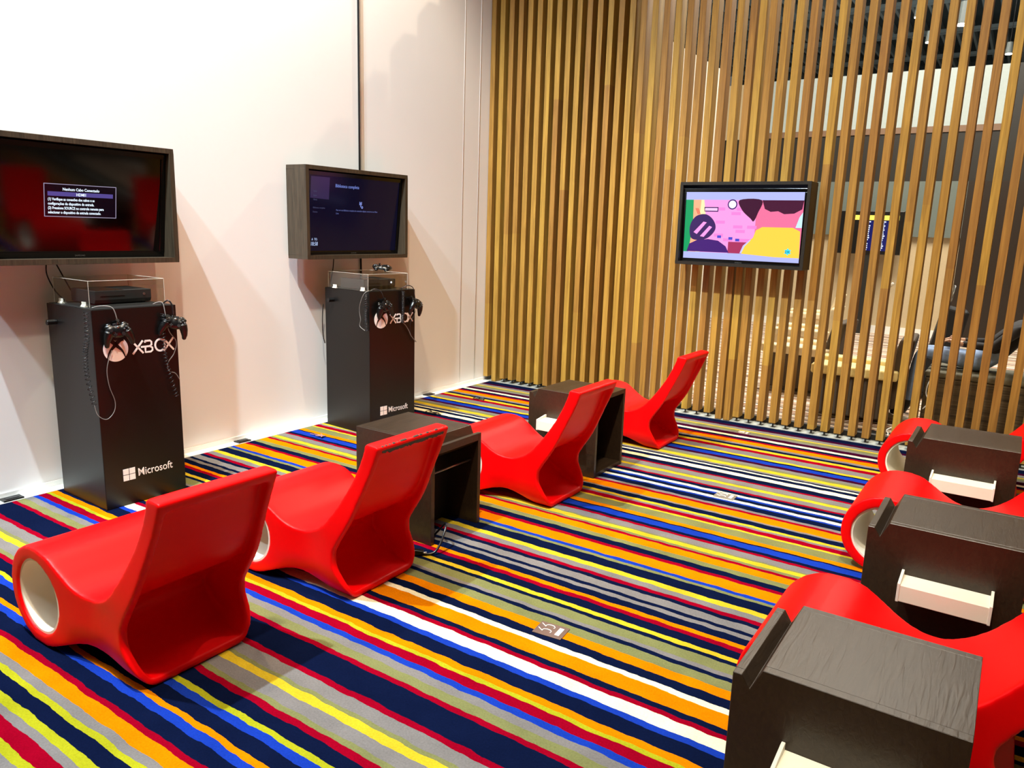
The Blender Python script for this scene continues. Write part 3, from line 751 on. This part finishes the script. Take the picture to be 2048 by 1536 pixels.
# controllers
def controller_proto():
    m = MB()
    m.ell((0, 0, 0), (.052, .036, .019)); m.ell((-.03, .004, .0), (.036, .032, .019)); m.ell((.03, .004, 0), (.036, .032, .019))
    for s in (-1, 1):
        m.tube([(s*.045, .0, -.001), (s*.058, -.030, -.006), (s*.066, -.058, -.012), (s*.066, -.072, -.014)], [.026, .022, .0165, .012], 14)
        m.ell((s*.066, -.072, -.014), (.013, .013, .012))
        m.ell((s*.040, .028, -.004), (.026, .014, .014))
    ob = bpy.data.objects.new('shell', m.mesh('shell', False)); C.objects.link(ob)
    r = ob.modifiers.new('r', 'REMESH'); r.mode = 'VOXEL'; r.voxel_size = .0028
    s_ = ob.modifiers.new('s', 'SMOOTH'); s_.factor = .5; s_.iterations = 6
    apply_mods(ob); ob.data.materials.clear(); ob.data.materials.append(M_pl)
    for p in ob.data.polygons: p.use_smooth = True
    root = thing('game_controller', 'black game controller', 'controller')
    ob.parent = root
    for (a, b) in ((-.040, .010), (.020, -.014)):
        MB().cyl((a, b, .014), (a, b, .026), .0055, 14).cyl((a, b, .025), (a, b, .029), .0095, 18).build('thumbstick', M_plm, root, smooth=False)
    for (a, b) in ((.042, .021), (.042, -.001), (.031, .010), (.053, .010)):
        MB().ell((a, b, .0185), (.0052, .0052, .0035), seg=12, rings=8).build('face_button', plain('glossy_button', (70, 72, 74), .15), root, smooth=True)
    MB().box((-.030, -.0175, .012), (-.010, -.0115, .021)).box((-.023, -.0245, .012), (-.017, -.0045, .021)).build('direction_pad', M_plm, root, bevel=.001)
    MB().ell((0, .024, .0165), (.0075, .0075, .004), seg=14, rings=8).build('guide_button', M_metal, root, smooth=True)
    for s in (-1, 1):
        MB().ell((s*.040, .038, -.012), (.016, .011, .010)).build('trigger', M_pl, root, smooth=True)
    MB().box((-.020, .028, -.010), (.020, .046, .004)).build('cable_boot', M_plm, root, bevel=.003)
    return root
c0 = controller_proto()
def place_ctrl(o, loc, nrm, up, label):
    n = Vector(nrm).normalized(); u = Vector(up); u = (u-n*u.dot(n)).normalized(); r = u.cross(n)
    M = Matrix((r, u, n)).transposed().to_4x4(); M.translation = Vector(loc)
    o.matrix_world = M; o.rotation_euler = M.to_euler(); o.location = loc
    o['label'] = label; o['group'] = 'black game controllers at the pedestals'
def ploc(p, x, y, z):
    a = p.rotation_euler[2]; return (p.location[0]+x*math.cos(a)-y*math.sin(a), p.location[1]+x*math.sin(a)+y*math.cos(a), z)
cts = [
 (ploc(p1, .505+.038, .118, 1.024), (1, -.25, .12), (.1, -.12, 1), 'black game controller hanging left on the nearest pedestal, above its round logo'),
 (ploc(p1, .505+.040, .452, 1.040), (1, -.35, .3), (.1, .22, 1), 'black game controller hanging at the right corner of the nearest pedestal'),
 (ploc(p2, .53+.040, .125, 1.018), (1, -.12, .1), (.1, -.15, 1), 'black game controller hanging left on the farther pedestal, above its round logo'),
 (ploc(p2, .53+.045, .465, 1.020), (1, .15, .1), (.1, .3, 1), 'black game controller hanging at the right corner of the farther pedestal'),
 ((.34, 4.63, 1.2985), (.18, -.1, 1), (.8, -1, .1), 'black game controller lying on top of the farther clear cover'),
]
allc = [c0]+[copy_tree(c0) for _ in cts[1:]]
for o, a in zip(allc, cts): place_ctrl(o, *a)

# coiled and straight cords
def coil(path, R, r, turns, seg=10):
    P = catmull(path, 12); n = len(P); pts = []
    tot = turns*seg
    for i in range(tot+1):
        f = i/tot*(n-1); a = int(f); b = min(a+1, n-1); t = f-a
        c = Vector(P[a]).lerp(Vector(P[b]), t); d = (Vector(P[min(a+1, n-1)])-Vector(P[max(a-1, 0)])).normalized()
        u = d.cross(Vector((1, 0, 0))).normalized(); w_ = d.cross(u)
        th = 2*PI*i/seg; pts.append(tuple(c+(u*math.cos(th)+w_*math.sin(th))*R))
    return MB().tube(pts, r, 6)
def ccord(path, R, r, turns, label):
    o = coil(path, R, r, turns).build('coiled_cord', M_cord, smooth=True); return tag(o, label, 'cord', 'coiled security cords')
D1 = .505; D2 = .53
q = lambda x, y, z: ploc(p1, x, y, z)
ccord([q(D1-.02, -.018, 1.135), q(D1-.01, -.028, 1.0), q(D1-.04, -.03, .90), q(D1-.04, -.03, .78), q(D1-.0, -.022, .62)], .0125, .0022, 26, 'coiled black cord hanging down the left edge of the nearest pedestal')
ccord([q(D1+.02, .395, 1.10), q(D1+.02, .392, .98), q(D1+.02, .392, .86), q(D1+.018, .415, .74), q(D1+.016, .450, .60)], .0115, .0022, 24, 'coiled black cord hanging down the right front of the nearest pedestal')
cordobj('controller_cable', [q(D1-.0, -.022, .62), q(D1+.01, -.012, .565), q(D1+.016, .03, .535), q(D1+.014, .075, .57), q(D1+.014, .085, .63), q(D1+.014, .06, .72), q(D1+.014, .055, .82), q(D1+.02, .085, .92)], .0022, M_cordg, 'thin grey cable looping below the coiled cord on the nearest pedestal', 'cable')
cordobj('controller_cable', [q(D1-.03, .02, 1.155), q(D1-.0, .06, 1.165), q(D1+.03, .10, 1.155), q(D1+.04, .115, 1.10), q(D1+.035, .118, 1.06)], .0028, M_cordg, 'grey cable arching over the top edge to the left controller of the nearest pedestal', 'cable')
cordobj('controller_cable', [q(D1-.02, .36, 1.155), q(D1+.01, .40, 1.165), q(D1+.03, .405, 1.10), q(D1+.03, .42, 1.0), q(D1+.026, .465, .93), q(D1+.02, .45, .86), q(D1+.02, .41, .81), q(D1+.02, .41, .76), q(D1+.02, .45, .74), q(D1+.02, .475, .70)], .0025, M_cordg, 'grey cable running down past the lettering of the nearest pedestal', 'cable')
cordobj('controller_cable', [q(D1-.01, .41, 1.15), q(D1+.02, .43, 1.175), q(D1+.035, .445, 1.15), q(D1+.035, .45, 1.09)], .0045, M_cord, 'black cable joining the right controller of the nearest pedestal', 'cable')
q = lambda x, y, z: ploc(p2, x, y, z)
ccord([q(D2-.02, -.018, 1.12), q(D2-.02, -.018, 1.0), q(D2-.02, -.017, .92), q(D2-.01, -.016, .84)], .013, .0028, 24, 'tight coiled black cord at the left edge of the farther pedestal')
ccord([q(D2+.02, .335, 1.13), q(D2+.02, .335, 1.05), q(D2+.02, .335, .97), q(D2+.018, .33, .88)], .012, .0028, 24, 'tight coiled black cord on the front of the farther pedestal')
cordobj('controller_cable', [q(D2-.01, .04, 1.15), q(D2-.03, -.02, 1.13), q(D2-.07, -.03, 1.05), q(D2-.09, -.022, .98), q(D2-.08, -.02, .92), q(D2-.09, -.02, .87), q(D2-.03, -.02, .84)], .0024, M_cordg, 'pale cable hanging on the left side of the farther pedestal', 'cable')
cordobj('controller_cable', [q(D2-.02, .03, 1.148), q(D2+.0, .06, 1.16), q(D2+.03, .09, 1.14), q(D2+.04, .105, 1.10), q(D2+.03, .12, 1.06)], .0032, M_cord, 'black cable to the left controller of the farther pedestal', 'cable')
cordobj('controller_cable', [q(D2-.01, .34, 1.148), q(D2+.02, .38, 1.175), q(D2+.03, .43, 1.16), q(D2+.03, .45, 1.11), q(D2+.03, .46, 1.06)], .0032, M_cord, 'black cable to the right controller of the farther pedestal', 'cable')
cordobj('controller_cable', [q(D2+.02, .33, .88), q(D2+.02, .36, .86), q(D2+.02, .40, .81), q(D2+.02, .43, .76), q(D2+.02, .485, .71)], .0028, M_cordg, 'pale cable hanging below the lettering of the farther pedestal', 'cable')
cordobj('controller_cable', [q(D2+.02, .475, .97), q(D2+.02, .45, .92), q(D2+.018, .42, .87), q(D2+.016, .42, .80), q(D2+.016, .44, .74), q(D2+.018, .475, .71)], .0018, M_cord, 'thin black cable under the right controller of the farther pedestal', 'cable')

# ------------------------------------------------------------------ floor boxes and loose cords
def floor_box(x, y, rz, label, s=1.0, mat=None):
    t = thing('floor_socket', label, 'floor socket', (x, y, 0), math.radians(rz), None)
    MB().box((-.065*s, -.05*s, 0), (.065*s, .05*s, .004)).build('cover_plate', mat or plain('bronze_plate', (120, 98, 88), .4, metal=.3), t, bevel=.001)
    m = MB()
    for cy in (-.018, .020):
        P = [(-.012*s+.020*s*math.cos(a), cy*s+.014*s*math.sin(a), .0052) for a in [math.radians(k) for k in range(-30, 215, 15)]]
        m.tube([(-.055*s, (cy+.012)*s, .0052)]+P[::-1], .0018, 6)
    m.box((.028*s, -.03*s, .004), (.048*s, .03*s, .006))
    m.build('key_slots', M_trim, t)
    return t
floor_box(3.31, 2.52, 6, 'bronze floor socket plate with two white rings in the middle of the carpet')
floor_box(3.35, 4.63, 0, 'grey metal floor socket on a cream stripe, right of the third red chair', mat=plain('grey_plate', (150, 146, 138), .35, metal=.5))
floor_box(2.95, 6.30, 0, 'small grey floor socket near the slat screen', .8, mat=plain('grey_plate2', (140, 125, 110), .35, metal=.3))
def outlet(y, label):
    t = thing('floor_outlet', label, 'outlet', (.012, y, .003), 0, None)
    MB().box((-.034, -.055, 0), (.034, .055, .010)).build('outlet_plate', M_pl, t, bevel=.003)
    MB().box((-.018, -.035, .010), (.018, .035, .013)).build('outlet_flap', M_consol, t, bevel=.001)
outlet(1.868, 'small black floor outlet by the wall, left of the nearest pedestal')
outlet(3.46, 'small black floor outlet by the wall between the two pedestals')
outlet(5.64, 'small black floor outlet by the wall, right of the farther pedestal')
for (x, y, lab) in ((.50, 5.81, 'tangle of black cord ends on the carpet near the screen corner'), (.545, 5.08, 'tangle of cord ends on the carpet right of the farther pedestal'),
                    (.32, 3.92, 'pink frayed cord ends on the carpet between the pedestals')):
    rr = random.Random(int(x*1000+y*77)); P = []
    for k in range(12): P.append((x+rr.uniform(-.09, .09), y+rr.uniform(-.035, .035), .006+rr.uniform(0, .012)))
    m = MB().tube(catmull(P, 4), .0035, 6).build('loose_cord', M_cord if y > 4 else plain('dusty_pink_cord', (170, 120, 110), .6), smooth=True)
    tag(m, lab, 'cord')

# ------------------------------------------------------------------ lounge behind the screen
M_beige = plain('beige_upholstery', (226, 208, 168), .7, noise=.06)
M_brownu = plain('brown_upholstery', (70, 56, 40), .7, noise=.1)
M_grnu = plain('grey_green_upholstery', (104, 100, 80), .7, noise=.08)
def armchair(loc, rotz, label, ma, mb_):
    t = thing('armchair', label, 'armchair', loc, rotz, 'armchairs in the lounge behind the screen')
    MB().box((0, .10, .12), (.62, .60, .40)).build('seat', mb_, t, bevel=.03, seg=3)
    MB().prism([(.52, .15), (.70, .15), (.80, .80), (.68, .80)], .04, .66, 'y').build('backrest', mb_, t, bevel=.03, seg=3)
    MB().box((-.01, .15, .40), (.56, .55, .47)).build('seat_cushion', ma, t, bevel=.02, seg=3)
    for y in (0, .60):
        MB().box((0, y, .05), (.66, y+.10, .42)).build('arm_panel', mb_, t, bevel=.01)
        MB().box((-.03, y-.04, .42), (.70, y+.14, .51)).build('arm_rest', ma, t, bevel=.02, seg=3)
    for a, b in ((.04, .03), (.60, .03), (.04, .63), (.60, .63)): MB().cyl((a, b, 0), (a, b, .05), .015, 8).build('leg', M_metal, t)
    return t
armchair((2.15, 9.9, 0), .1, 'beige armchair seen through the slats under the slat-mounted television', M_beige, M_beige)
armchair((2.50, 8.35, 0), -.05, 'brown armchair with pale arms seen below the slat-mounted television', M_beige, M_brownu)
armchair((1.75, 12.2, 0), .1, 'beige armchair deeper in the lounge behind the slats', M_beige, M_beige)
armchair((3.25, 7.35, 0), .05, 'brown armchair with yellowish arms, right behind the slats by the pole', plain('yellow_cream_leather', (240, 220, 150), .6), M_brownu)
armchair((5.05, 7.05, 0), 0, 'grey-green high armchair at the right edge behind the slats', M_grnu, M_grnu)
lg = thing('striped_lounger', 'brown striped lounger behind the slats with a person on it', 'lounger', (4.13, 7.75, 0))
M_str = wood('brown_striped_fabric', (52, 44, 32), (110, 96, 72), .8, scale=(1, 1, 26), bump=.05)
MB().box((0, 0, .0), (.85, .62, .44)).build('base', M_str, lg, bevel=.015)
MB().box((-.01, -.01, .44), (.86, .63, .50)).build('cushion', M_grnu, lg, bevel=.025, seg=3)
# black upright trolley bag
bg = thing('trolley_bag', 'black upright trolley bag standing behind the slats', 'bag', (3.93, 9.0, 0), .1)
MB().prism([(0, .06), (.30, .06), (.42, .95), (.18, 1.0)], 0, .34, 'y').build('bag_body', plain('black_nylon', (22, 24, 28), .6, noise=.1), bg, bevel=.03, seg=3)
MB().tube([(.22, .06, .98), (.26, .06, 1.20), (.26, .28, 1.20), (.22, .28, .98)], .010, 8).build('handle', M_metal, bg, smooth=True)
for y in (.05, .29): MB().cyl((.06, y-.02, .05), (.06, y+.02, .05), .05, 16).build('wheel', M_pl, bg)
# slender pole stand right behind the screen
po = thing('pole_stand', 'slender black pole stand with a small white bracket behind the slats', 'stand', (3.80, 7.02, 0))
MB().cyl((0, 0, 0), (0, 0, .015), .10, 24).cyl((0, 0, .0), (0, 0, 1.22), .013, 12).build('pole', M_pl, po)
MB().tube([(0, 0, 1.20), (.03, 0, 1.27), (.06, -.01, 1.30)], .012, 8).build('bracket', M_trim, po, smooth=True)
# departures board on a dark pillar
fb = thing('departures_board', 'lit departures board with yellow header seen through the slats', 'board', (1.86, 14.62, 1.40))
MB().box((0, .0, 0), (1.07, .12, .74)).build('board_case', M_pl, fb, bevel=.01)
MB().box((.20, -.006, .585), (1.0, -.001, .665)).build('board_header', glow('board_yellow', (255, 232, 90), 1.5), fb)
MB().box((.42, -.005, .06), (.86, -.001, .575)).build('board_panel', glow('board_blue', (24, 30, 110), .8), fb)
rows = MB(); rb = random.Random(2)
for k in range(15):
    z = .545-k*.034
    rows.box((.43, -.009, z), (.455, -.006, z+.018)); rows.box((.47, -.009, z), (.47+.06+.03*rb.random(), -.006, z+.020))
    rows.box((.66, -.009, z), (.685, -.006, z+.018)); rows.box((.71, -.009, z), (.71+.06+.03*rb.random(), -.006, z+.020))
for z in (.52, .45, .36): rows.box((.22, -.009, z), (.27, -.006, z+.02))
rows.build('board_rows', glow('board_rows', (225, 235, 255), 1.4), fb)
MB().box((.52, .02, -1.40), (.70, .11, .0)).build('pillar', plain('dark_pillar', (34, 34, 32), .4), fb)
# phone charging cable on the lounger
cordobj('charging_cable', [(4.22, 7.70, .47), (4.17, 7.69, .40), (4.16, 7.69, .30), (4.19, 7.69, .22), (4.15, 7.68, .15)], .005, M_trim, 'white charging cable hanging down the striped lounger', 'cable')
cordobj('charging_cable', [(4.05, 7.25, .09), (3.95, 7.1, .04), (3.97, 7.02, .03), (3.98, 6.97, .012), (4.03, 6.93, .008)], .005, M_trim, 'white charging cable curling on the lounge floor behind the slats', 'cable')

# ceiling spotlights far back in the hall
def ceil_spot(x, y, z, label, s=1.0, e=30):
    t = thing('ceiling_spotlight', label, 'spotlight', (x, y, z), 0, 'spotlights under the hall ceiling')
    MB().cyl((0, 0, .0), (0, 0, .22*s), .07*s, 16, .05*s).build('lamp_housing', M_ceil, t)
    MB().cyl((0, 0, .22*s), (0, 0, 7.95-z), .005, 8).build('rod', M_pl, t)
    MB().cyl((0, 0, -.012), (0, 0, .0), .06*s, 16).build('lens', glow('lamp_glow_%d' % e, (255, 246, 220), e), t)
ceil_spot(3.50, 13.5, 4.78, 'brightest spotlight under the dark ceiling at top right behind the slats', 1.4, 60)
ceil_spot(2.89, 13.5, 4.95, 'left spotlight under the dark ceiling behind the slats', .8, 14)
ceil_spot(3.08, 13.5, 4.58, 'lowest middle spotlight under the dark ceiling behind the slats', .7, 14)
ceil_spot(4.13, 13.5, 4.32, 'right spotlight at the frame edge under the dark ceiling', .7, 14)

# ------------------------------------------------------------------ person on the lounger
def person():
    root = thing('person', 'person in blue jeans and dark top seated on the striped lounger, legs stretched left', 'person', (4.55, 8.06, .50))
    me = bpy.data.meshes.new('body'); J = {}
    def add(n, co, r): J[n] = (len(J), co, r)
    add('pelvis', (0, 0, .10), .125); add('belly', (.10, 0, .22), .12); add('chest', (.22, 0, .36), .135); add('neck0', (.31, 0, .46), .06); add('neck', (.34, 0, .50), .055)
    add('head0', (.36, 0, .57), .085); add('head1', (.385, 0, .645), .095); add('head2', (.41, 0, .70), .07)
    for s, d in ((-1, 'l'), (1, 'r')):
        add('hip'+d, (-.03, s*.09, .09), .09); add('knee'+d, (-.50, s*.10, .14), .058); add('calf'+d, (-.535, s*.10, -.08), .05)
        add('ank'+d, (-.57, s*.10, -.40), .036); add('heel'+d, (-.58, s*.10, -.45), .036); add('toe'+d, (-.70, s*.11, -.465), .032)
        add('sh'+d, (.24, s*.17, .43), .055); add('el'+d, (.06, s*.24, .25), .042); add('wr'+d, (-.20, s*.12, .25), .028)
        add('palm'+d, (-.26, s*.10, .26), .026)
        for f in range(4):
            add('f%d%s' % (f, d), (-.300, s*(.075+.018*f), .266), .009); add('g%d%s' % (f, d), (-.330-.006*(f in (1, 2)), s*(.072+.018*f), .252), .008)
        add('t'+d, (-.262, s*.070, .285), .010); add('u'+d, (-.292, s*.058, .292), .008)
    E = [('pelvis', 'belly'), ('belly', 'chest'), ('chest', 'neck0'), ('neck0', 'neck'), ('neck', 'head0'), ('head0', 'head1'), ('head1', 'head2')]
    for d in 'lr':
        E += [('pelvis', 'hip'+d), ('hip'+d, 'knee'+d), ('knee'+d, 'calf'+d), ('calf'+d, 'ank'+d), ('ank'+d, 'heel'+d), ('heel'+d, 'toe'+d), ('chest', 'sh'+d), ('sh'+d, 'el'+d), ('el'+d, 'wr'+d), ('wr'+d, 'palm'+d), ('palm'+d, 't'+d), ('t'+d, 'u'+d)]
        for f in range(4): E += [('palm'+d, 'f%d%s' % (f, d)), ('f%d%s' % (f, d), 'g%d%s' % (f, d))]
    me.from_pydata([v[1] for v in J.values()], [(J[a][0], J[b][0]) for a, b in E], [])
    ob = bpy.data.objects.new('body', me); C.objects.link(ob)
    ob.modifiers.new('s', 'SKIN')
    for k, v in J.items(): me.skin_vertices[0].data[v[0]].radius = (v[2], v[2])
    me.skin_vertices[0].data[0].use_root = True
    sb = ob.modifiers.new('d', 'SUBSURF'); sb.levels = 2; sb.render_levels = 2
    apply_mods(ob); me = ob.data
    skin = plain('skin', (196, 150, 120), .5); jean = plain('blue_jeans', (140, 165, 205), .8, noise=.25, nscale=25); shirt = plain('dark_top', (34, 32, 36), .8); shoe = plain('dark_shoe', (40, 36, 34), .6)
    me.materials.clear()
    for m in (skin, jean, shirt, shoe): me.materials.append(m)
    for p in me.polygons:
        c = p.center; p.use_smooth = True
        if c.x < -.53 and c.z < -.33: p.material_index = 3
        elif c.z < .20 and not (c.x < -.15 and c.z > .215): p.material_index = 1
        elif c.z < .585 and c.x > -.17: p.material_index = 2
        elif c.z < .21: p.material_index = 1
    ob.parent = root
    MB().ell((.425, 0, .66), (.10, .098, .10)).build('hair', plain('dark_hair', (28, 20, 15), .7, noise=.2), root, smooth=True)
    hd = MB()
    hd.ell((.292, -.035, .655), (.010, .016, .010), seg=10, rings=6).ell((.292, .035, .655), (.010, .016, .010), seg=10, rings=6)
    hd.build('eyes', plain('eye_white', (230, 228, 220), .3), root, smooth=True)
    MB().ell((.282, 0, .625), (.016, .012, .020), seg=10, rings=6).build('nose', skin, root, smooth=True)
    MB().ell((.280, 0, .590), (.010, .022, .006), seg=10, rings=6).build('mouth', plain('lips', (150, 80, 72), .5), root, smooth=True)
    for s in (-1, 1): MB().ell((.385, s*.096, .635), (.018, .010, .028), seg=10, rings=6).build('ear', skin, root, smooth=True)
person()
